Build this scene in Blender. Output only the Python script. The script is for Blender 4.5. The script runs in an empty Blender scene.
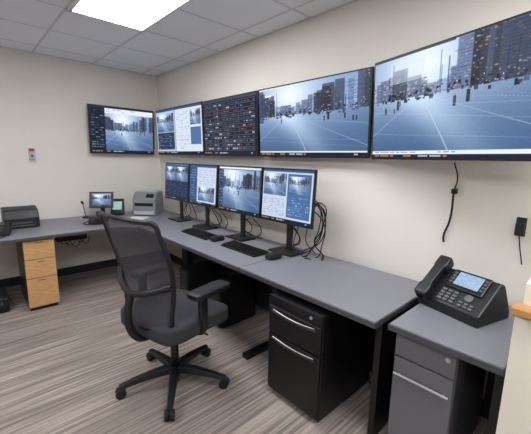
import bpy, bmesh, math, random
import numpy as np
from mathutils import Vector, Matrix
random.seed(3)
sc=bpy.context.scene
sc.view_settings.view_transform='Standard'
sc.view_settings.look='None'
# ------------------------------------------------------------------ helpers
def link(o,parent=None):
    sc.collection.objects.link(o)
    if parent: o.parent=parent
    return o
def root(name,loc=(0,0,0),rz=0,rx=0):
    o=bpy.data.objects.new(name,None); o.empty_display_size=.1
    o.location=loc; o.rotation_euler=(rx,0,math.radians(rz)); return link(o)
def lin(c):
    return tuple((x/12.92 if x<=.04045 else ((x+.055)/1.055)**2.4) for x in c)
def rgb(r,g,b): return lin((r/255,g/255,b/255))
def mat(name,col,rough=.5,metal=0,noise=0,nscale=60,bump=0,spec=.5,emit=None,es=0):
    m=bpy.data.materials.new(name); m.use_nodes=True; nt=m.node_tree
    b=nt.nodes['Principled BSDF']
    b.inputs['Base Color'].default_value=(*col,1); b.inputs['Roughness'].default_value=rough
    b.inputs['Metallic'].default_value=metal; b.inputs['Specular IOR Level'].default_value=spec
    if emit:
        b.inputs['Emission Color'].default_value=(*emit,1); b.inputs['Emission Strength'].default_value=es
    if noise or bump:
        tc=nt.nodes.new('ShaderNodeTexCoord'); n=nt.nodes.new('ShaderNodeTexNoise')
        n.inputs['Scale'].default_value=nscale; n.inputs['Detail'].default_value=3
        nt.links.new(tc.outputs['Object'],n.inputs['Vector'])
        if noise:
            r=nt.nodes.new('ShaderNodeValToRGB')
            r.color_ramp.elements[0].position=.3; r.color_ramp.elements[1].position=.7
            r.color_ramp.elements[0].color=(*[max(0,c*(1-noise)) for c in col],1)
            r.color_ramp.elements[1].color=(*[min(1,c*(1+noise)) for c in col],1)
            nt.links.new(n.outputs['Fac'],r.inputs['Fac']); nt.links.new(r.outputs['Color'],b.inputs['Base Color'])
        if bump:
            bp=nt.nodes.new('ShaderNodeBump'); bp.inputs['Strength'].default_value=bump; bp.inputs['Distance'].default_value=.004
            nt.links.new(n.outputs['Fac'],bp.inputs['Height']); nt.links.new(bp.outputs['Normal'],b.inputs['Normal'])
    return m
def fin(name,bm,m,parent,smooth=False,bev=0,seg=2):
    me=bpy.data.meshes.new(name); bm.normal_update(); bm.to_mesh(me); bm.free()
    o=bpy.data.objects.new(name,me); me.materials.append(m)
    if smooth:
        for p in me.polygons: p.use_smooth=True
    if bev:
        b=o.modifiers.new('b','BEVEL'); b.width=bev; b.segments=seg; b.limit_method='ANGLE'
    return link(o,parent)
def box(parent,name,c,s,m,bev=.003,rot=(0,0,0)):
    bm=bmesh.new(); bmesh.ops.create_cube(bm,size=1)
    M=Matrix.Diagonal((*s,1)); bmesh.ops.transform(bm,matrix=M,verts=bm.verts)
    o=fin(name,bm,m,parent,bev=bev); o.location=c; o.rotation_euler=[math.radians(a) for a in rot]; return o
def bx(parent,name,x0,x1,y0,y1,z0,z1,m,bev=.003):
    return box(parent,name,((x0+x1)/2,(y0+y1)/2,(z0+z1)/2),(x1-x0,y1-y0,z1-z0),m,bev)
def cyl(parent,name,p0,p1,r,m,r2=None,n=24,bev=0):
    p0=Vector(p0);p1=Vector(p1);d=p1-p0
    bm=bmesh.new(); bmesh.ops.create_cone(bm,cap_ends=True,segments=n,radius1=r,radius2=r if r2 is None else r2,depth=d.length)
    q=d.to_track_quat('Z','Y'); bmesh.ops.transform(bm,matrix=Matrix.Translation((p0+p1)/2)@q.to_matrix().to_4x4(),verts=bm.verts)
    o=fin(name,bm,m,parent,bev=bev)
    for p in o.data.polygons: p.use_smooth=len(p.vertices)==4
    return o
def tube(parent,name,pts,r,m,cyclic=False,smooth=True,res=6):
    cu=bpy.data.curves.new(name,'CURVE'); cu.dimensions='3D'; cu.bevel_depth=r; cu.bevel_resolution=3; cu.use_fill_caps=True
    s=cu.splines.new('BEZIER' if smooth else 'POLY')
    if smooth:
        s.bezier_points.add(len(pts)-1)
        for b,p in zip(s.bezier_points,pts): b.co=p; b.handle_left_type=b.handle_right_type='AUTO'
        s.resolution_u=res
    else:
        s.points.add(len(pts)-1)
        for b,p in zip(s.points,pts): b.co=(*p,1)
    s.use_cyclic_u=cyclic
    cu.materials.append(m); o=bpy.data.objects.new(name,cu); return link(o,parent)
def prism(parent,name,pts,axis,a,b,m,bev=.003):
    bm=bmesh.new()
    def P(p,t): return {'x':(t,p[0],p[1]),'y':(p[0],t,p[1]),'z':(p[0],p[1],t)}[axis]
    v0=[bm.verts.new(P(p,a)) for p in pts]; v1=[bm.verts.new(P(p,b)) for p in pts]
    bm.faces.new(v0); bm.faces.new(v1[::-1]); n=len(pts)
    for i in range(n): bm.faces.new((v0[i],v1[i],v1[(i+1)%n],v0[(i+1)%n]))
    bmesh.ops.recalc_face_normals(bm,faces=bm.faces)
    return fin(name,bm,m,parent,bev=bev)
def softbox(parent,name,c,s,m,lv=2,rot=(0,0,0),fn=None):
    bm=bmesh.new(); bmesh.ops.create_cube(bm,size=1)
    bmesh.ops.subdivide_edges(bm,edges=bm.edges,cuts=2,use_grid_fill=True)
    for v in bm.verts:
        if fn: v.co=Vector(fn(v.co))
    bmesh.ops.transform(bm,matrix=Matrix.Diagonal((*s,1)),verts=bm.verts)
    o=fin(name,bm,m,parent,smooth=True); o.location=c; o.rotation_euler=[math.radians(a) for a in rot]
    ms=o.modifiers.new('s','SUBSURF'); ms.levels=ms.render_levels=lv; return o
# ------------------------------------------------------------------ materials
M_wall=mat('wall_paint',rgb(227,222,215),.85,noise=.02,nscale=3,bump=.05)
M_ceil=mat('ceiling_tile',rgb(234,237,243),.95,noise=.03,nscale=180,bump=.06)
M_grid=mat('ceiling_grid_metal',rgb(205,207,212),.6)
M_desk=mat('desk_laminate',rgb(124,125,133),.40,noise=.04,nscale=250)
M_edge=mat('desk_edge',rgb(66,67,73),.45)
M_black=mat('black_plastic',rgb(20,20,23),.42,noise=.1,nscale=200)
M_blackmet=mat('black_metal',rgb(22,22,25),.35,metal=.2,noise=.06,nscale=120)
M_blackrub=mat('black_rubber',rgb(14,14,16),.7,noise=.1)
M_fabric=mat('seat_fabric',rgb(48,49,56),.95,noise=.25,nscale=350,bump=.4)
M_greycab=mat('grey_cabinet_paint',rgb(100,101,107),.42,noise=.03,nscale=90)
M_silver=mat('brushed_metal',rgb(200,202,206),.3,metal=.8,noise=.05)
M_lightgrey=mat('light_grey_plastic',rgb(178,180,184),.45,noise=.04)
M_printer=mat('printer_grey_plastic',rgb(128,130,136),.4,noise=.05)
M_white=mat('white_plastic',rgb(230,228,222),.5,noise=.02)
M_red=mat('red_plastic',rgb(170,30,30),.4,noise=.05)
M_base=mat('baseboard_rubber',rgb(34,34,38),.6,noise=.05)
M_key=mat('phone_key',rgb(70,72,78),.4,noise=.05)
M_legend=mat('key_legend',rgb(96,98,104),.4,noise=.05)
M_gap=mat('painted_slot_shade',rgb(8,8,9),.8,noise=.05)  # near-black colour stands in for the shade inside the printer slot
M_cream=mat('partition_paint',rgb(226,220,208),.7,noise=.02,nscale=5)
def wood(name,c1,c2):
    m=bpy.data.materials.new(name); m.use_nodes=True; nt=m.node_tree; b=nt.nodes['Principled BSDF']
    tc=nt.nodes.new('ShaderNodeTexCoord'); mp=nt.nodes.new('ShaderNodeMapping'); mp.inputs['Scale'].default_value=(2,14,60)
    n=nt.nodes.new('ShaderNodeTexNoise'); n.inputs['Scale'].default_value=1.2; n.inputs['Detail'].default_value=4
    r=nt.nodes.new('ShaderNodeValToRGB'); r.color_ramp.elements[0].color=(*c1,1); r.color_ramp.elements[1].color=(*c2,1)
    r.color_ramp.elements[0].position=.3; r.color_ramp.elements[1].position=.7
    nt.links.new(tc.outputs['Object'],mp.inputs[0]); nt.links.new(mp.outputs[0],n.inputs['Vector']); nt.links.new(n.outputs['Fac'],r.inputs[0])
    nt.links.new(r.outputs[0],b.inputs['Base Color']); b.inputs['Roughness'].default_value=.4; return m
M_wood=wood('maple_wood',rgb(188,142,92),rgb(204,162,112))
M_wood2=wood('oak_cap',rgb(170,118,72),rgb(192,142,94))
def carpet():
    m=bpy.data.materials.new('striped_carpet'); m.use_nodes=True; nt=m.node_tree; b=nt.nodes['Principled BSDF']
    b.inputs['Roughness'].default_value=1; b.inputs['Specular IOR Level'].default_value=.1
    tc=nt.nodes.new('ShaderNodeTexCoord')
    def N(scale,s,d):
        mp=nt.nodes.new('ShaderNodeMapping'); mp.inputs['Scale'].default_value=scale
        n=nt.nodes.new('ShaderNodeTexNoise'); n.inputs['Scale'].default_value=s; n.inputs['Detail'].default_value=d
        nt.links.new(tc.outputs['Object'],mp.inputs[0]); nt.links.new(mp.outputs[0],n.inputs['Vector']); return n
    a=N((60,1.1,1),1,2); c=N((150,4,1),1,2)
    r=nt.nodes.new('ShaderNodeValToRGB'); e=r.color_ramp.elements
    e[0].position=.3; e[0].color=(*rgb(112,102,98),1); e[1].position=.7; e[1].color=(*rgb(172,160,150),1)
    x=e.new(.5); x.color=(*rgb(142,131,125),1)
    r2=nt.nodes.new('ShaderNodeValToRGB'); e=r2.color_ramp.elements
    e[0].position=.3; e[0].color=(.82,.82,.82,1); e[1].position=.7; e[1].color=(1.1,1.1,1.1,1)
    mx=nt.nodes.new('ShaderNodeMix'); mx.data_type='RGBA'; mx.blend_type='MULTIPLY'; mx.inputs[0].default_value=1
    nt.links.new(a.outputs['Fac'],r.inputs[0]); nt.links.new(c.outputs['Fac'],r2.inputs[0])
    nt.links.new(r.outputs[0],mx.inputs[6]); nt.links.new(r2.outputs[0],mx.inputs[7]); nt.links.new(mx.outputs[2],b.inputs['Base Color'])
    bp=nt.nodes.new('ShaderNodeBump'); bp.inputs['Strength'].default_value=.3; bp.inputs['Distance'].default_value=.003
    nt.links.new(c.outputs['Fac'],bp.inputs['Height']); nt.links.new(bp.outputs[0],b.inputs['Normal']); return m
M_carpet=carpet()
def meshmat():
    m=bpy.data.materials.new('chair_mesh_fabric'); m.use_nodes=True; nt=m.node_tree; b=nt.nodes['Principled BSDF']
    b.inputs['Base Color'].default_value=(*rgb(62,63,72),1); b.inputs['Roughness'].default_value=.8
    tr=nt.nodes.new('ShaderNodeBsdfTransparent'); mx=nt.nodes.new('ShaderNodeMixShader')
    tc=nt.nodes.new('ShaderNodeTexCoord'); w=nt.nodes.new('ShaderNodeTexWave'); w.bands_direction='Z'; w.inputs['Scale'].default_value=42
    mr=nt.nodes.new('ShaderNodeMapRange'); mr.inputs[3].default_value=.48; mr.inputs[4].default_value=.95
    nt.links.new(tc.outputs['Object'],w.inputs[0]); nt.links.new(w.outputs['Fac'],mr.inputs[0])
    nt.links.new(mr.outputs[0],mx.inputs[0]); nt.links.new(tr.outputs[0],mx.inputs[1]); nt.links.new(b.outputs[0],mx.inputs[2])
    nt.links.new(mx.outputs[0],nt.nodes['Material Output'].inputs[0]); return m
M_mesh=meshmat()
def scrmat():
    m=bpy.data.materials.new('screen_image'); m.use_nodes=True; nt=m.node_tree; b=nt.nodes['Principled BSDF']
    a=nt.nodes.new('ShaderNodeAttribute'); a.attribute_name='Col'
    b.inputs['Base Color'].default_value=(.008,.008,.01,1); b.inputs['Roughness'].default_value=.4; b.inputs['Specular IOR Level'].default_value=.15
    nt.links.new(a.outputs['Color'],b.inputs['Emission Color']); b.inputs['Emission Strength'].default_value=1.12; return m
M_screen=scrmat()
# ------------------------------------------------------------------ room
HC=2.60; XR=6.4; YF=-4.8
bx(None,'floor',-.1,XR+.1,YF-.1,.1,-.1,0,M_carpet,0)
ceil=bx(None,'ceiling',-.1,XR+.1,YF-.1,.1,HC,HC+.1,M_ceil,0)
bx(None,'wall_back',-.1,XR+.1,0,.1,0,HC,M_wall,0)
bx(None,'wall_left',-.1,0,YF,0,0,HC,M_wall,0)
bx(None,'wall_right',XR,XR+.1,YF,0,0,HC,M_wall,0)
bx(None,'wall_front',-.1,XR+.1,YF-.1,YF,0,HC,M_wall,0)
bx(None,'baseboard_back',0.012,4.41,-.012,0,0,.1,M_base,.002)
bx(None,'baseboard_left',0,.012,YF,0,0,.1,M_base,.002)
T=.61; x0=.32; y0=-.22
bm=bmesh.new()
def gb(a,b,c,d):
    r=bmesh.ops.create_cube(bm,size=1)['verts']
    bmesh.ops.transform(bm,matrix=Matrix.Translation(((a+b)/2,(c+d)/2,HC-.001))@Matrix.Diagonal((b-a,d-c,.002,1)),verts=r)
x=x0
while x<XR: gb(x-.010,x+.010,YF,0); x+=T
y=y0
while y>YF: gb(0,XR,y-.010,y+.010); y-=T
gb(0,.02,YF,0); gb(0,XR,-.02,0)
fin('trim_ceiling_grid',bm,M_grid,None)
M_lamp=mat('troffer_diffuser',(.9,.9,.9),.5,emit=(.985,.99,1),es=17.5)
for lx,ly in ((x0+2*T,y0-2*T),(x0+6*T,y0-2*T),(x0+2*T,y0-5*T),(x0+6*T,y0-5*T)):
    r=root('ceiling_light_panel',(lx+T,ly+T/2,HC-.012))
    box(r,'diffuser',(0,0,-.003),(2*T-.07,T-.07,.006),M_lamp,.001)
    for nm,c,s in (('rim_n',(0,T/2-.02,0),(2*T-.01,.03,.016)),('rim_s',(0,-T/2+.02,0),(2*T-.01,.03,.016)),('rim_w',(-T+.02,0,0),(.03,T-.01,.016)),('rim_e',(T-.02,0,0),(.03,T-.01,.016))):
        box(r,nm,c,s,M_white,.001)
# ------------------------------------------------------------------ screen painter
def canvas(w=224,h=126,c=(20,22,28)): return np.ones((h,w,3))*np.array(c,float)
def R(c,x0,y0,x1,y1,col,a=1):
    h,w=c.shape[:2]; X0,X1=int(x0*w),max(int(x1*w),int(x0*w)+1); Y0,Y1=int(y0*h),max(int(y1*h),int(y0*h)+1)
    c[Y0:Y1,X0:X1]=c[Y0:Y1,X0:X1]*(1-a)+np.array(col,float)*a
def blur(s,n=1):
    for _ in range(n):
        p=np.pad(s,((1,1),(1,1),(0,0)),'edge')
        s=(p[:-2,1:-1]+p[2:,1:-1]+p[1:-1,:-2]+p[1:-1,2:]+2*p[1:-1,1:-1])/6
    return s
def street(c,x0,y0,x1,y1,seed=0,warm=.3,side=0.0):
    rs=np.random.RandomState(seed); h,w=c.shape[:2]
    X0,X1,Y0,Y1=int(x0*w),int(x1*w),int(y0*h),int(y1*h); W=X1-X0;H=Y1-Y0
    hz=.43
    v=np.linspace(0,1,H)[:,None,None]; u=np.linspace(0,1,W)[None,:,None]
    sky=np.array((132,160,200))+np.array((100,82,50))*np.exp(-((u-.33)/.28)**2)*(1-np.abs(v-.15))
    t=np.clip((v-hz)/(1-hz),0,1)
    road=np.array((140,164,196))*(1-t)**1.3+np.array((70,98,138))*(1-(1-t)**1.3)+np.array((70,68,58))*np.exp(-((u-.3-.3*t)/.15)**2)*(1-t*.5)
    road=road-np.array((34,34,30))*np.clip((u-.6)/.4,0,1)*(1-t)
    s=np.where(v<hz,sky,road)*np.ones((H,W,3))
    def r(a,b,cc,d,col,al=1):
        a=max(0,min(.995,a));cc=min(1,max(cc,a+.003)); b=max(0,min(.99,b)); R(s,a,b,cc,min(1,d),col,al)
    for layer in range(3):
        for i in range(20):
            a=rs.rand()*1.05-.03; wd=.03+.08*rs.rand(); edge=abs(a-.36)
            if layer==2 and edge<.2: continue
            top=hz-.06-rs.rand()*.1-edge*(.12+.25*layer)-(side*.32 if a>.5 else 0)
            g=(150,104,52)[layer]+rs.randint(-18,18); col=(g*.82,g*.98,g*1.3)
            r(a,top,a+wd,hz+.02,col,.72)
            # floor slabs (horizontal bands) as on glass facades
            yy=top+.01
            while yy<hz:
                r(a,yy,a+wd,yy+.004,(g*1.45,g*1.6,g*1.95),.45); yy+=.022+.01*rs.rand()
            for k in range(int(10+16*side)):
                px=a+wd*rs.rand(); py=top+(hz-top)*rs.rand()
                if rs.rand()<warm: cc=(232,176,116)
                else: cc=(200,216,236) if rs.rand()<.5 else (34,48,76)
                r(px,py,px+.004+.012*rs.rand(),py+.009,cc,.75)
    for i in range(12):
        px=rs.rand(); pt=max(0,hz-.12-.25*rs.rand()); r(px,pt,px+.003,hz+.03,(30,40,60),.85)
    for i in range(5):
        pt=.1+.25*rs.rand(); r(.45+.4*rs.rand(),pt,1,pt+.004,(50,66,96),.7)
    s=blur(s,1)
    for i in range(120):
        px=rs.rand(); py=hz-.06+.1*rs.rand(); g=rs.randint(10,95); r(px,py,px+.006+.02*rs.rand(),py+.012+.025*rs.rand(),(g*.9,g*1.05,g*1.35),.85)
    for i in range(34):
        px=rs.rand(); py=hz-.08+.12*rs.rand(); r(px,py,px+.003,py+.007,(250,206,150) if rs.rand()<.5 else (240,245,250))
    for i in range(6):
        px=.06+.85*rs.rand(); py=hz+.03+.1*rs.rand(); sz=.5+rs.rand(); g=rs.randint(16,50)
        r(px,py,px+.012*sz,py+.075*sz,(g,g*1.05,g*1.3),.9); r(px+.002,py-.015*sz,px+.009*sz,py,(150,130,120),.8)
    for tx,wd in ((-.9,.005),(-.15,.004),(.5,.004),(1.1,.005),(2.0,.006)):
        for yy in range(int((hz+.05)*H),H):
            tt=(yy/H-hz)/(1-hz); cx=.33+(tx-.33)*tt; a=int((cx-wd*tt)*W); b=int((cx+wd*tt)*W)+1
            if b>0 and a<W: s[yy,max(a,0):b]=s[yy,max(a,0):b]*.5+np.array((205,220,235))*.5
    for i in range(3):
        ya=hz+.12+.4*rs.rand(); sl=.1+.15*rs.rand()
        for xx in range(W):
            yy=int((ya+sl*(xx/W-.5))*H)
            if int((hz+.05)*H)<yy<H-1: s[yy]=s[yy]; s[yy,xx]=s[yy,xx]*.7+np.array((200,214,230))*.3
    s=s+rs.randn(H,W,1)*3
    c[Y0:Y1,X0:X1]=s
def rows(c,x0,y0,x1,y1,n,seed,cols,fill=.7):
    rs=np.random.RandomState(seed); dy=(y1-y0)/n
    for i in range(n):
        xx=x0
        while xx<x1-.01:
            wd=.015+.05*rs.rand()
            if rs.rand()<fill: R(c,xx,y0+dy*(i+.3),min(xx+wd,x1),y0+dy*(i+.65),cols[rs.randint(len(cols))],.8)
            xx+=wd+.012
def taskbar(c,y=.95,seed=2):
    R(c,0,y,1,1,(14,24,50)); rows(c,.02,y,.5,1,1,seed,[(110,150,210),(210,214,224),(220,150,80)]); rows(c,.85,y,.98,1,1,seed+1,[(200,205,215)])
def S_D0():
    c=canvas(260,146); R(c,0,0,1,.035,(40,46,60)); R(c,0,.035,.22,.94,(20,28,44)); rows(c,.02,.08,.2,.9,16,1,[(90,120,160),(60,70,90),(150,170,190)])
    street(c,.225,.14,.99,.94,5,.2); R(c,.225,.035,.99,.14,(222,231,240)); rows(c,.24,.04,.7,.13,2,12,[(150,170,200)],.6); taskbar(c,.94); return c
def S_D1():
    c=canvas(260,146); R(c,0,0,1,.05,(50,82,130)); R(c,0,.05,.45,.94,(176,194,218)); street(c,.02,.1,.43,.5,9,.2); R(c,.02,.52,.43,.9,(34,48,78)); rows(c,.03,.55,.42,.9,9,3,[(150,170,200),(90,110,140)])
    R(c,.46,.05,1,.94,(208,219,233)); rows(c,.48,.1,.75,.9,18,4,[(140,158,190),(180,192,210)],.6); street(c,.78,.1,.98,.4,14,.3); R(c,.78,.45,.98,.8,(74,108,158)); taskbar(c,.94); return c
def S_D2():
    c=canvas(260,146,(14,18,28)); R(c,0,0,1,.05,(60,70,90)); rows(c,.03,.08,.97,.92,13,7,[(200,208,222),(140,86,96),(96,120,166),(70,80,100),(70,80,100)],.8)
    for i in range(14): R(c,.02,.07+i*.065,.98,.074+i*.065,(96,104,120))
    for xx in (.3,.45,.7): R(c,xx,.06,xx+.005,.94,(84,92,110))
    taskbar(c,.94); return c
def S_D3():
    c=canvas(400,210); street(c,0,0,1,.93,11,.2,.15); R(c,0,0,.3,.02,(230,235,240)); R(c,0,.03,.05,.5,(34,52,88),.6); R(c,.07,.1,.14,.125,(240,245,250)); R(c,.0,.93,1,.95,(225,230,238)); taskbar(c,.95); return c
def S_D4():
    c=canvas(400,210); street(c,0,.0,1,.93,23,.42,.8); R(c,0,0,.5,.018,(40,60,90)); R(c,.12,.05,.34,.26,(210,222,236),.5); R(c,0,.93,1,.965,(225,232,240)); taskbar(c,.965); rows(c,.02,.932,.6,.963,1,2,[(80,110,160),(120,130,140)]); return c
def S_M1():
    c=canvas(150,106,(24,38,66)); R(c,0,0,1,.05,(80,110,150)); street(c,.04,.08,.47,.48,17,.2); rows(c,.04,.52,.96,.9,10,5,[(110,140,180),(60,84,124)]); street(c,.5,.08,.96,.48,3,.2); taskbar(c,.94); return c
def S_M2():
    c=canvas(150,106,(196,209,228)); R(c,0,0,1,.06,(50,84,140)); R(c,0,.06,.3,.94,(48,74,120)); rows(c,.02,.1,.28,.9,12,36,[(120,150,195)],.6); rows(c,.34,.1,.95,.5,7,6,[(130,150,186),(165,180,206)],.7); street(c,.34,.54,.95,.9,18,.2); taskbar(c,.94); return c
def S_M3():
    c=canvas(190,134); street(c,0,.06,1,.94,31,.2); R(c,0,0,1,.05,(225,230,238)); R(c,0,.05,.12,.94,(34,50,82),.8); rows(c,.01,.1,.11,.9,12,4,[(120,150,190)],.6); taskbar(c,.94); return c
def S_M4():
    c=canvas(190,134,(192,206,226)); R(c,0,0,1,.05,(50,80,130)); street(c,.02,.08,.5,.5,41,.2); rows(c,.04,.55,.48,.9,9,9,[(120,142,180),(160,175,195)],.7); R(c,.53,.08,.97,.9,(70,104,156)); street(c,.56,.12,.94,.45,43,.3); rows(c,.56,.5,.94,.86,8,19,[(180,200,226),(110,140,186)],.7); taskbar(c,.94); return c
def screen(parent,w,h,yf,cv,name='screen_image',zc=0):
    cv=np.clip(cv,0,255)/255; cv=np.where(cv<=.04045,cv/12.92,((cv+.055)/1.055)**2.4)
    nh,nw=cv.shape[:2]
    X,Z=np.meshgrid(np.linspace(-w/2,w/2,nw),np.linspace(h/2,-h/2,nh))
    V=np.stack([X,np.full_like(X,yf),Z+zc],-1).reshape(-1,3)
    idx=np.arange(nh*nw).reshape(nh,nw)
    F=np.stack([idx[1:,:-1],idx[1:,1:],idx[:-1,1:],idx[:-1,:-1]],-1).reshape(-1,4)
    me=bpy.data.meshes.new(name); me.from_pydata(V.tolist(),[],F.tolist())
    at=me.color_attributes.new('Col','FLOAT_COLOR','POINT')
    at.data.foreach_set('color',np.concatenate([cv.reshape(-1,3),np.ones((nh*nw,1))],1).ravel().astype(np.float32))
    me.materials.append(M_screen); o=bpy.data.objects.new(name,me); return link(o,parent)
def display(name,pl,pr,z0,z1,cv,tilt=3,bez=.012):
    pl=Vector(pl);pr=Vector(pr);d=pr-pl;w=d.length; h=z1-z0
    r=root(name,((pl.x+pr.x)/2,(pl.y+pr.y)/2,(z0+z1)/2),math.degrees(math.atan2(d.y,d.x)))
    p=bpy.data.objects.new('panel_pivot',None); link(p,r); p.rotation_euler=(math.radians(tilt),0,0)
    box(p,'casing',(0,.012,0),(w,.024,h),M_black,.004)
    box(p,'rear_housing',(0,.034,-.02),(w*.7,.03,h*.6),M_black,.008)
    screen(p,w-2*bez,h-2*bez,-.002,cv,'screen_image')
    return r,p
# ------------------------------------------------------------------ wall displays
for pl,pr,z0,z1,cv,t in (((.11,-.95),(.11,-.125),1.525,2.11,S_D0(),2),((.17,-.11),(1.335,-.11),1.525,2.11,S_D1(),2),((1.345,-.11),(2.265,-.11),1.52,2.105,S_D2(),2),((2.285,-.11),(3.405,-.11),1.515,2.105,S_D3(),3)):
    r,p=display('wall_display',pl,pr,z0,z1,cv,t); box(r,'mount_bracket',(0,.076,0),(.3,.05,.3),M_blackmet)
r,p=display('wall_display',(3.42,-.11),(4.49,-.44),1.51,2.12,S_D4(),3)
box(r,'mount_plate',(0,.062,0),(.3,.02,.3),M_blackmet)
tube(r,'mount_arm',[(0,.07,0),(-.05,.15,0),(.06,.265,0)],.018,M_blackmet,smooth=False)
# ------------------------------------------------------------------ desk monitors
for (a,b,cv) in ((.70,1.285,S_M1()),(1.295,1.835,S_M2()),(1.865,2.505,S_M3()),(2.515,3.085,S_M4())):
    z0,z1=.985,1.43
    r,p=display('desktop_monitor',(a,-.27),(b,-.27),z0,z1,cv,-3,.014)
    zc=(z0+z1)/2
    box(r,'stand_neck',(0,.06,.74-zc+.17),(.06,.02,.34),M_black,.005)
    box(r,'stand_base',(0,.03,.74-zc+.009),(.26,.18,.016),M_black,.006)
# ------------------------------------------------------------------ desks
d=root('l_shaped_desk')
prism(d,'top_corner',[(.03,-.03),(1.45,-.03),(1.45,-.78),(1.12,-.78),(.95,-.95),(.95,-1.2),(.03,-1.2)],'z',.712,.74,M_desk,.003)
prism(d,'edge_corner',[(.03,-.04),(1.45,-.04),(1.45,-.785),(1.118,-.785),(.955,-.952),(.955,-1.2),(.03,-1.2)],'z',.705,.735,M_edge,.003)
bx(d,'top_left',.03,.95,-2.9,-1.203,.712,.74,M_desk)
bx(d,'edge_left',.03,.955,-2.9,-1.203,.705,.735,M_edge)
bx(d,'top_middle',1.453,2.847,-.78,-.06,.712,.74,M_desk)
bx(d,'edge_middle',1.453,2.847,-.785,-.06,.705,.735,M_edge)
bx(d,'top_end',2.855,3.90,-.78,-.06,.712,.74,M_desk)
bx(d,'edge_end',2.855,3.905,-.785,-.06,.705,.735,M_edge)
for i,(xx) in enumerate((1.45,2.85)):
    bx(d,'leg_post_%d'%i,xx-.03,xx+.03,-.42,-.36,.04,.705,M_blackmet)
    bx(d,'leg_foot_%d'%i,xx-.03,xx+.03,-.72,-.12,0,.04,M_blackmet)
    bx(d,'leg_arm_%d'%i,xx-.03,xx+.03,-.7,-.12,.67,.705,M_blackmet)
bx(d,'end_panel',3.845,3.88,-.66,-.08,0,.705,M_blackmet)
bx(d,'wall_cleat',.02,.06,-2.8,-.3,.64,.705,M_blackmet)
bx(d,'modesty_panel_0',.95,2.82,-.2,-.185,.12,.7,M_black)
bx(d,'modesty_panel_1',2.9,3.84,-.2,-.185,.05,.7,M_black)
bx(d,'cable_tray',.66,.76,-1.5,-1.22,.61,.70,M_black)
for i in range(5):
    tube(d,'tray_cable_%d'%i,[(.78,-1.50+.05*i,.68),(.79,-1.44+.05*i,.59-.02*(i%3)),(.78,-1.36+.04*i,.64)],.004,M_blackrub)
e=root('phone_desk')
bx(e,'top',3.95,4.405,-.735,-.04,.712,.74,M_desk)
bx(e,'edge',3.945,4.408,-.74,-.04,.705,.735,M_edge)
bx(e,'end_panel',4.375,4.405,-.70,-.06,0,.705,M_blackmet)
bx(e,'back_panel',4.25,4.375,-.12,-.10,0.1,.705,M_blackmet)
bx(e,'side_panel',3.955,3.964,-.66,-.06,0,.705,M_blackmet,.001)
# ------------------------------------------------------------------ black cabinet
def frange(n): return [i/(n-1) for i in range(n)]
c=root('black_file_cabinet',(3.42,-.54,0))
bx(c,'body',-.205,.205,-.27,.27,.03,.67,M_blackmet,.004)
bx(c,'plinth',-.19,.19,-.25,.26,0,.03,M_black)
bx(c,'top_rail',-.205,.205,-.285,-.27,.61,.67,M_blackmet)
bx(c,'drawer_upper',-.202,.202,-.29,-.27,.435,.605,M_blackmet,.006)
bx(c,'drawer_lower',-.202,.202,-.29,-.27,.04,.425,M_blackmet,.006)
for i,z in enumerate((.575,.395)):
    tube(c,'handle_%d'%i,[(-.16+.32*t,-.293,z+ .02*(1-math.cos((t-.5)*2.4))) for t in frange(7)],.0028,M_silver)
    tube(c,'handle_lip_%d'%i,[(-.17+.34*t,-.292,z-.014+ .02*(1-math.cos((t-.5)*2.4))) for t in frange(7)],.006,M_black)
cyl(c,'lock',(.13,-.29,.64),(.13,-.283,.64),.009,M_silver)
g=root('grey_file_cabinet',(4.105,-.42,0))
bx(g,'body',-.135,.135,-.26,.3,.03,.70,M_greycab,.004)
bx(g,'plinth',-.13,.13,-.25,.29,0,.03,M_black)
bx(g,'drawer_top',-.133,.133,-.278,-.26,.575,.695,M_greycab,.004)
bx(g,'drawer_bottom',-.133,.133,-.278,-.26,.04,.568,M_greycab,.004)
tube(g,'handle_bar',[(-.125,-.29,.485),(.12,-.29,.485)],.006,M_silver,smooth=False)
for s in (-.1,.1): cyl(g,'handle_post_%s'%('a' if s<0 else 'b'),(s,-.275,.485),(s,-.29,.485),.004,M_silver)
cyl(g,'lock',(.1,-.28,.655),(.1,-.276,.655),.01,M_silver)
w=root('wooden_drawer_pedestal',(.66,-1.68,0))
bx(w,'body',-.27,.25,-.125,.125,.03,.70,M_blackmet,.003)
bx(w,'plinth',-.26,.24,-.115,.115,0,.03,M_black)
for i,(a,b) in enumerate(((.515,.695),(.33,.508),(.04,.323))):
    bx(w,'drawer_front_%d'%i,.25,.27,-.125,.125,a,b,M_wood,.003)
    bx(w,'pull_%d'%i,.27,.274,-.03,.03,b-.022,b-.016,M_blackmet,.001)
def tower(x,y,z=0,h=.40,w=.17,dp=.4):
    r=root('computer_tower',(x,y,z))
    bx(r,'case',-w/2,w/2,-dp/2,dp/2,.012,h,M_black,.008)
    bx(r,'front_bezel',-w/2+.005,w/2-.005,-dp/2-.012,-dp/2,.02,h-.01,M_blackmet,.006)
    for i in range(2): bx(r,'drive_bay_%d'%i,-w/2+.02,w/2-.02,-dp/2-.015,-dp/2-.012,h-.09-i*.05,h-.055-i*.05,M_blackmet,.002)
    cyl(r,'power_button',(0,-dp/2-.016,h*.5),(0,-dp/2-.012,h*.5),.01,M_key)
    for sx in(-1,1):
        bx(r,'foot_%d'%(sx+1),sx*w/3-.015,sx*w/3+.015,-dp/2+.02,dp/2-.02,0,.013,M_blackrub)
tower(1.75,-.41); tower(2.3,-.41)
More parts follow.
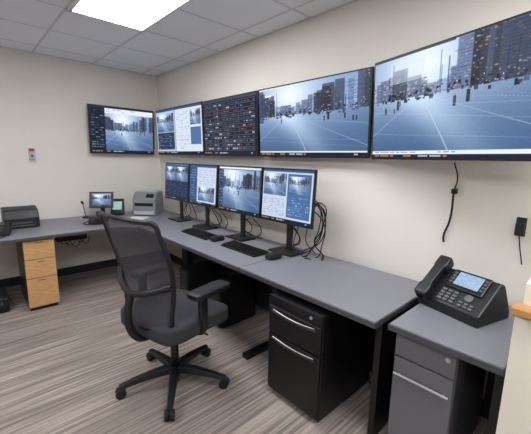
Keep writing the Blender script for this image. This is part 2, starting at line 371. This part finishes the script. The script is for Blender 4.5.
r=root('uninterruptible_power_supply',(.62,-2.0,0)); bx(r,'case',-.17,.17,-.06,.06,.01,.15,M_black,.01); bx(r,'front',.17,.18,-.055,.055,.02,.14,M_blackmet,.004); cyl(r,'power_button',(.18,0,.1),(.184,0,.1),.012,M_key); bx(r,'feet',-.14,.14,-.05,.05,0,.012,M_blackrub,.001)
# ------------------------------------------------------------------ office chair
ch=root('office_chair',(2.74,-1.235,0),12)
cyl(ch,'hub',(0,0,.07),(0,0,.125),.04,M_black,.032)
for i,a in enumerate((255,327,39,111,183)):
    t=math.radians(a-12); ux,uy=math.cos(t),math.sin(t); px,py=-uy,ux
    bm=bmesh.new(); sec=[]
    for rr,wd,zt,zb in ((.025,.034,.130,.085),(.13,.029,.126,.085),(.26,.023,.104,.072),(.35,.019,.084,.058)):
        sec.append([bm.verts.new((ux*rr+px*s*wd*k,uy*rr+py*s*wd*k,z)) for s,z,k in ((-1,zb,1),(1,zb,1),(1,zt,.7),(-1,zt,.7))])
    for q in range(3):
        for j in range(4): bm.faces.new((sec[q][j],sec[q][(j+1)%4],sec[q+1][(j+1)%4],sec[q+1][j]))
    bm.faces.new(sec[0][::-1]); bm.faces.new(sec[-1]); bmesh.ops.recalc_face_normals(bm,faces=bm.faces)
    fin('base_leg_%d'%i,bm,M_black,ch,bev=.004)
    cx,cy=ux*.34,uy*.34
    cyl(ch,'caster_stem_%d'%i,(cx,cy,.04),(cx,cy,.075),.009,M_blackmet)
    for s in (-1,1):
        cyl(ch,'caster_wheel_%d_%d'%(i,s+1),(cx+px*s*.006,cy+py*s*.006,.031),(cx+px*s*.028,cy+py*s*.028,.031),.031,M_blackrub,bev=.004)
    box(ch,'caster_hood_%d'%i,(cx,cy,.048),(.03,.03,.02),M_black,.006)
cyl(ch,'column_sleeve',(0,0,.12),(0,0,.3),.028,M_black,.025)
cyl(ch,'gas_lift',(0,0,.3),(0,0,.42),.016,M_blackmet)
softbox(ch,'tilt_mechanism',(0,-.02,.425),(.2,.3,.08),M_black,1)
cyl(ch,'tilt_lever',(.08,.04,.42),(.26,.05,.41),.006,M_black)
def seatfn(v):
    x,y,z=v; z2=z
    if y>.4: z2-=.25
    if z>0: z2+= .25*(abs(x)*2)**2*.5
    return (x,y,z2)
softbox(ch,'seat_cushion',(0,.02,.49),(.55,.54,.11),M_fabric,2,fn=seatfn)
softbox(ch,'seat_pan',(0,.02,.450),(.49,.47,.05),M_black,1)
def bp(u,v):
    hw=(.205+.06*math.sin(min(v,1)*math.pi*.62))*(1-.07*max(0,v-.7)/.3)
    z=.54+.625*v+ (.012*(1-u*u) if v>.5 else -.02*(1-u*u))*abs(v-.5)*2
    y=-.25-.03*v-.07*v*v+.06*u*u+.021*math.sin(v*math.pi*1.2)
    return Vector((u*hw,y,z))
bm=bmesh.new(); NU,NV=14,20
g_=[[bm.verts.new(bp(-1+2*i/NU,j/NV)) for i in range(NU+1)] for j in range(NV+1)]
for j in range(NV):
    for i in range(NU): bm.faces.new((g_[j][i],g_[j][i+1],g_[j+1][i+1],g_[j+1][i]))
fin('back_mesh',bm,M_mesh,ch,smooth=True)
out=[bp(-1,v) for v in frange(9)]+[bp(u,1) for u in (-.8,-.4,0,.4,.8)]+[bp(1,1-v) for v in frange(9)]+[bp(u,0) for u in (.6,.2,-.2,-.6)]
tube(ch,'back_frame',out,.014,M_black,cyclic=True)
tube(ch,'lumbar_bar',[bp(-1,.42)+Vector((0,-.01,0)),bp(-.5,.35)+Vector((0,-.035,0)),bp(0,.32)+Vector((0,-.045,0)),bp(.5,.35)+Vector((0,-.035,0)),bp(1,.42)+Vector((0,-.01,0))],.018,M_black)
tube(ch,'back_spine',[(0,-.1,.43),(0,-.24,.43),(0,-.31,.52),(0,-.315,.64),bp(0,.32)+Vector((0,-.045,0))],.022,M_black)
for s in (-1,1):
    n='left' if s<0 else 'right'
    tube(ch,'arm_bracket_'+n,[(s*.12,0,.445),(s*.25,0,.445),(s*.292,-.01,.49),(s*.295,-.02,.59)],.018,M_black)
    box(ch,'arm_post_'+n,(s*.295,-.02,.63),(.03,.06,.15),M_black,.008)
    softbox(ch,'arm_pad_'+n,(s*.29,.04,.716),(.11,.29,.04),M_black,2)
# ------------------------------------------------------------------ keyboards & mouse
def keyboard(x,y,rz=0):
    r=root('computer_keyboard',(x,y,.74),rz)
    prism(r,'body',[(-.08,0),(.08,0),(.08,.024),(-.08,.012)],'x',-.225,.225,M_black,.003)
    bm=bmesh.new()
    for j in range(5):
        for i in range(20):
            q=bmesh.ops.create_cube(bm,size=1)['verts']
            yy=-.056+j*.026
            bmesh.ops.transform(bm,matrix=Matrix.Translation((-.205+i*.0216,yy,.0185+(yy+.075)*.08))@Matrix.Diagonal((.017,.019,.008,1)),verts=q)
    fin('keys',bm,M_blackmet,r)
keyboard(1.82,-.47,0); keyboard(2.52,-.47,0)
for x,y in ((2.13,-.47),(2.86,-.45)):
    r=root('computer_mouse',(x,y,.74)); softbox(r,'shell',(0,0,.0235),(.075,.13,.045),M_black,2); box(r,'wheel',(0,.03,.040),(.008,.02,.008),M_key,.002)
# ------------------------------------------------------------------ desk phone
p=root('desk_phone',(4.11,-.31,.74),-16)
p.scale=(1.12,1.05,1.22)
prism(p,'base_wedge',[(-.12,.0),(.13,0),(.13,.03),(.06,.15),(.03,.16),(-.12,.045)],'x',-.13,.16,M_black,.006)
prism(p,'stand_foot',[(.05,0),(.17,0),(.17,.015),(.1,.1),(.05,.12)],'x',-.09,.14,M_blackrub,.006)
ang=math.degrees(math.atan2(.115,.15)); fc=bpy.data.objects.new('face_pivot',None); link(fc,p)
fc.location=(0,-.045,.1025); fc.rotation_euler=(math.radians(ang),0,0)
softbox(fc,'handset_grip',(-.095,0,.035),(.05,.18,.028),M_black,2)
softbox(fc,'handset_ear',(-.095,.085,.024),(.065,.07,.05),M_black,2)
softbox(fc,'handset_mouth',(-.095,-.085,.024),(.065,.07,.05),M_black,2)
box(fc,'screen_bezel',(.045,.042,.006),(.165,.1,.012),M_blackmet,.004)
M_pscr=mat('phone_lcd',rgb(110,130,150),.3,emit=rgb(140,164,192),es=.6,noise=.3,nscale=60)
box(fc,'lcd',(.045,.046,.0125),(.11,.07,.003),M_pscr,.001)
for i in range(4):
    for s in (-1,1): box(fc,'soft_key_%d_%d'%(i,s+1),(.045+s*.069,.02+i*.017,.013),(.014,.009,.004),M_legend,.001)
for i in range(4):
    for j in range(3): box(fc,'dial_key_%d_%d'%(i,j),(-.03+j*.028,-.024-i*.017,.004),(.02,.011,.006),M_legend,.002)
cyl(fc,'nav_wheel',(.085,-.03,0),(.085,-.03,.008),.018,M_legend,bev=.002)
for i in range(3):
    for j in range(2): box(fc,'feature_key_%d_%d'%(i,j),(.065+i*.024,-.06-j*.016,.004),(.016,.009,.006),M_legend,.001)
tube(p,'handset_cord',[(-.12,-.1,.03),(-.16,-.06,.01),(-.17,.04,.008),(-.14,.12,.01),(-.06,.16,.02)],.005,M_blackrub)
# ------------------------------------------------------------------ left desk items
r=root('office_telephone',(.66,-1.98,.74),80)
prism(r,'body',[(-.1,0),(.1,0),(.1,.10),(.06,.11),(-.1,.03)],'x',-.12,.12,M_black,.005)
softbox(r,'handset_grip',(-.07,0,.115),(.045,.20,.03),M_black,2,rot=(20,0,0))
box(r,'lcd',(.03,.03,.095),(.09,.05,.005),M_key,.001,rot=(24,0,0))
for i in range(3):
    for j in range(3): box(r,'key_%d_%d'%(i,j),(.0+j*.03,-.07+i*.025,.049+i*.011),(.02,.014,.006),M_key,.002,rot=(22,0,0))
tube(r,'cord',[(-.1,-.1,.02),(-.16,-.16,.008),(-.08,-.22,.007),(.05,-.2,.007),(.1,-.12,.01)],.005,M_blackrub)
r=root('label_printer',(.36,-1.74,.74),90)
prism(r,'body',[(-.12,.004),(.12,.004),(.12,.2),(.05,.215),(-.07,.19),(-.12,.11)],'x',-.15,.15,M_black,.012)
box(r,'paper_slot',(0,-.121,.06),(.18,.006,.014),M_key,.001); box(r,'side_stripe',(0,-.121,.03),(.2,.004,.012),M_key,.001); box(r,'window',(.0,-.098,.15),(.16,.004,.06),M_blackmet,.001,rot=(-32,0,0)); bx(r,'feet',-.12,.12,-.1,.1,0,.005,M_blackrub,.001)
r=root('radio_handset',(.60,-1.05,.74),70)
prism(r,'cradle',[(-.08,0),(.08,0),(.08,.06),(.04,.07),(-.08,.025)],'x',-.1,.1,M_black,.005)
softbox(r,'handset_grip',(0,0,.085),(.045,.20,.03),M_black,2,rot=(15,0,0))
softbox(r,'handset_ear',(0,.08,.095),(.055,.05,.04),M_black,2); softbox(r,'handset_mouth',(0,-.08,.057),(.055,.05,.04),M_black,2)
tube(r,'cord',[(-.1,.02,.02),(-.15,-.02,.008),(-.12,-.1,.008),(-.02,-.14,.008),(.1,-.12,.008)],.005,M_blackrub)
r=root('touch_panel_monitor',(.30,-.92,.74),62)
box(r,'base',(0,.02,.009),(.18,.14,.016),M_black,.005)
q=bpy.data.objects.new('panel_pivot',None); link(q,r); q.location=(0,0,.225); q.rotation_euler=(math.radians(-18),0,0)
box(q,'casing',(0,.012,0),(.27,.024,.20),M_black,.006); screen(q,.22,.145,-.002,S_M3()[::2,::2],'screen_image')
box(r,'neck',(0,.055,.11),(.05,.02,.20),M_black,.004)
r=root('intercom_station',(.20,-.70,.74),60)
prism(r,'body',[(-.05,0),(.06,0),(.06,.20),(.04,.21),(-.05,.03)],'x',-.075,.075,M_black,.005)
M_green=mat('lcd_green',rgb(120,150,145),.3,emit=rgb(160,200,190),es=.6,noise=.2)
sl=math.degrees(math.atan2(.09,.18))
box(r,'lcd',(0,-.008,.124),(.11,.004,.11),M_green,.001,rot=(-sl,0,0))
r=root('gooseneck_microphone',(.2,-1.08,.74))
cyl(r,'base',(0,0,0.0),(0,0,.02),.04,M_black,.035,bev=.002); tube(r,'gooseneck',[(0,0,.02),(.0,-.01,.1),(.03,-.03,.19)],.005,M_black); cyl(r,'capsule',(.03,-.03,.185),(.055,-.045,.21),.014,M_blackrub,bev=.003)
r=root('desktop_printer',(.36,-.36,.74),45)
bx(r,'body_lower',-.15,.15,-.14,.16,.005,.15,M_printer,.01)
prism(r,'body_upper',[(-.14,.15),(.16,.15),(.16,.30),(-.05,.30),(-.14,.21)],'x',-.15,.15,M_printer,.008)
bx(r,'paper_tray',-.13,.13,-.155,-.14,.015,.06,M_lightgrey,.003)
bx(r,'output_slot',-.12,.12,-.146,-.135,.125,.165,M_gap,.002)  # solid block, no opening; the slot's shade is painted by its colour
box(r,'control_panel',(.07,-.100,.256),(.10,.06,.004),M_black,.001,rot=(45,0,0))
bx(r,'top_lid',-.13,.13,-.04,.15,.30,.31,M_lightgrey,.003)
bx(r,'feet',-.12,.12,-.12,.14,0,.006,M_blackrub,.001)
M_paper=mat('paper',rgb(225,225,222),.8,noise=.03)
r=root('paper_stack',(.62,-.62,.7405),40)
for i in range(3): box(r,'sheet_%d'%i,(0,0,.001+.0018*i),(.21,.28,.0015),M_paper,0,rot=(0,0,i*5))
# ------------------------------------------------------------------ wall devices
r=root('wall_alarm_station',(0,-1.54,1.50))
box(r,'back_plate',(.008,0,0),(.016,.085,.18),M_white,.003)
box(r,'housing',(.026,0,.0),(.022,.06,.13),M_lightgrey,.004)
box(r,'red_label',(.039,0,.045),(.004,.045,.03),M_red,.001)
cyl(r,'button',(.036,0,-.02),(.046,0,-.02),.013,M_key)
r=root('wall_outlet',(3.94,0,1.36))
box(r,'plate',(0,-.003,0),(.075,.006,.118),M_cream,.002)
for s in (-1,1):
    box(r,'socket_%d'%(s+1),(0,-.007,s*.028),(.034,.003,.03),M_cream,.001)
box(r,'plug',(0,-.022,-.028),(.03,.03,.03),M_black,.004)
tube(r,'power_cord',[(0,-.035,-.028),(.005,-.05,-.07),(0,-.03,-.14),(-.012,-.015,-.22),(-.035,-.012,-.31),(-.03,-.012,-.345)],.006,M_blackrub)
tube(r,'adapter_lead',[(0,-.03,-.02),(.02,-.06,.05),(.0,-.08,.14)],.004,M_blackrub)
r=root('wall_charger',(4.275,0,1.17))
box(r,'back_plate',(0,-.004,0),(.045,.008,.10),M_black,.002); box(r,'cradle',(0,-.022,-.01),(.04,.03,.07),M_black,.005); tube(r,'lead',[(0,-.02,-.04),(.01,-.02,-.1),(.03,-.012,-.2)],.003,M_blackrub)
# ------------------------------------------------------------------ cables
r=root('cable_bundle')
rnd=random.Random(5)
def cab(i,pts,rr=.004): tube(r,'cable_%d'%i,pts,rr,M_blackrub)
i=0
for cx in (1.0,1.56,2.2,2.82):
    for k in range(4):
        a=cx+rnd.uniform(-.12,.12); i+=1
        cab(i,[(a,-.19,1.08+rnd.uniform(0,.1)),(a+rnd.uniform(-.05,.05),-.12,.95),(a+rnd.uniform(-.12,.12),-.1,.82),(a+rnd.uniform(-.1,.2),-.09+rnd.uniform(-.02,0),.746)])
for k in range(6):
    i+=1; a=3.04+rnd.uniform(-.02,.04)
    cab(i,[(3.0,-.215,1.08+.03*k),(a+.04,-.2,1.08+rnd.uniform(-.04,.1)),(a+rnd.uniform(.02,.06),-.16,.97),(a+rnd.uniform(-.04,.03),-.16,.85),(a+rnd.uniform(-.15,.08),-.2+rnd.uniform(-.05,.05),.747),(a-.25+rnd.uniform(-.1,.25),-.28+rnd.uniform(-.05,.08),.746)],.0045)
for k in range(8):
    i+=1; a=rnd.uniform(1.2,2.8)
    cab(i,[(a,-.21,.69),(a+.1,-.23,.45+rnd.uniform(-.1,.1)),(a+.25,-.23,.3+rnd.uniform(-.1,.2)),(a+.4,-.21,.69)])
for k in range(6):
    i+=1; a=3.68+.025*k
    cab(i,[(a,-.22,.69),(a-.02,-.3-.03*k,.5),(a+.02,-.35,.3),(a,-.22-.02*k,.1),(a-.05,-.26,.006)],.005)
# ------------------------------------------------------------------ half wall at right
h=root('partition_half_wall')
bx(h,'panel',4.42,4.60,-.80,-.015,0,.985,M_cream,.003)
bx(h,'wood_ledge',4.41,4.61,-.82,-.75,.985,1.013,M_wood2,.004)
bx(h,'upper_panel',4.43,4.60,-.75,-.015,.985,1.09,M_cream,.003)
# ------------------------------------------------------------------ world + camera
wd=bpy.data.worlds.new('w'); sc.world=wd; wd.use_nodes=True
wd.node_tree.nodes['Background'].inputs[0].default_value=(.8,.85,.9,1); wd.node_tree.nodes['Background'].inputs[1].default_value=.3
yaw,pit,rol=math.radians(137.09),math.radians(-10.04),math.radians(1.15); F=329.4
f=Vector((math.cos(yaw)*math.cos(pit),math.sin(yaw)*math.cos(pit),math.sin(pit)))
rr=Vector((math.sin(yaw),-math.cos(yaw),0)); u=rr.cross(f)
c_,s_=math.cos(rol),math.sin(rol); r2=c_*rr+s_*u; u2=-s_*rr+c_*u
cd=bpy.data.cameras.new('camera'); cam=bpy.data.objects.new('camera',cd); link(cam)
cam.matrix_world=Matrix.Translation((4.61,-2.17,1.5))@Matrix((r2,u2,-f)).transposed().to_4x4()
cd.sensor_fit='HORIZONTAL'; cd.sensor_width=36; cd.lens=36*F/531; cd.clip_start=.05
sc.camera=cam
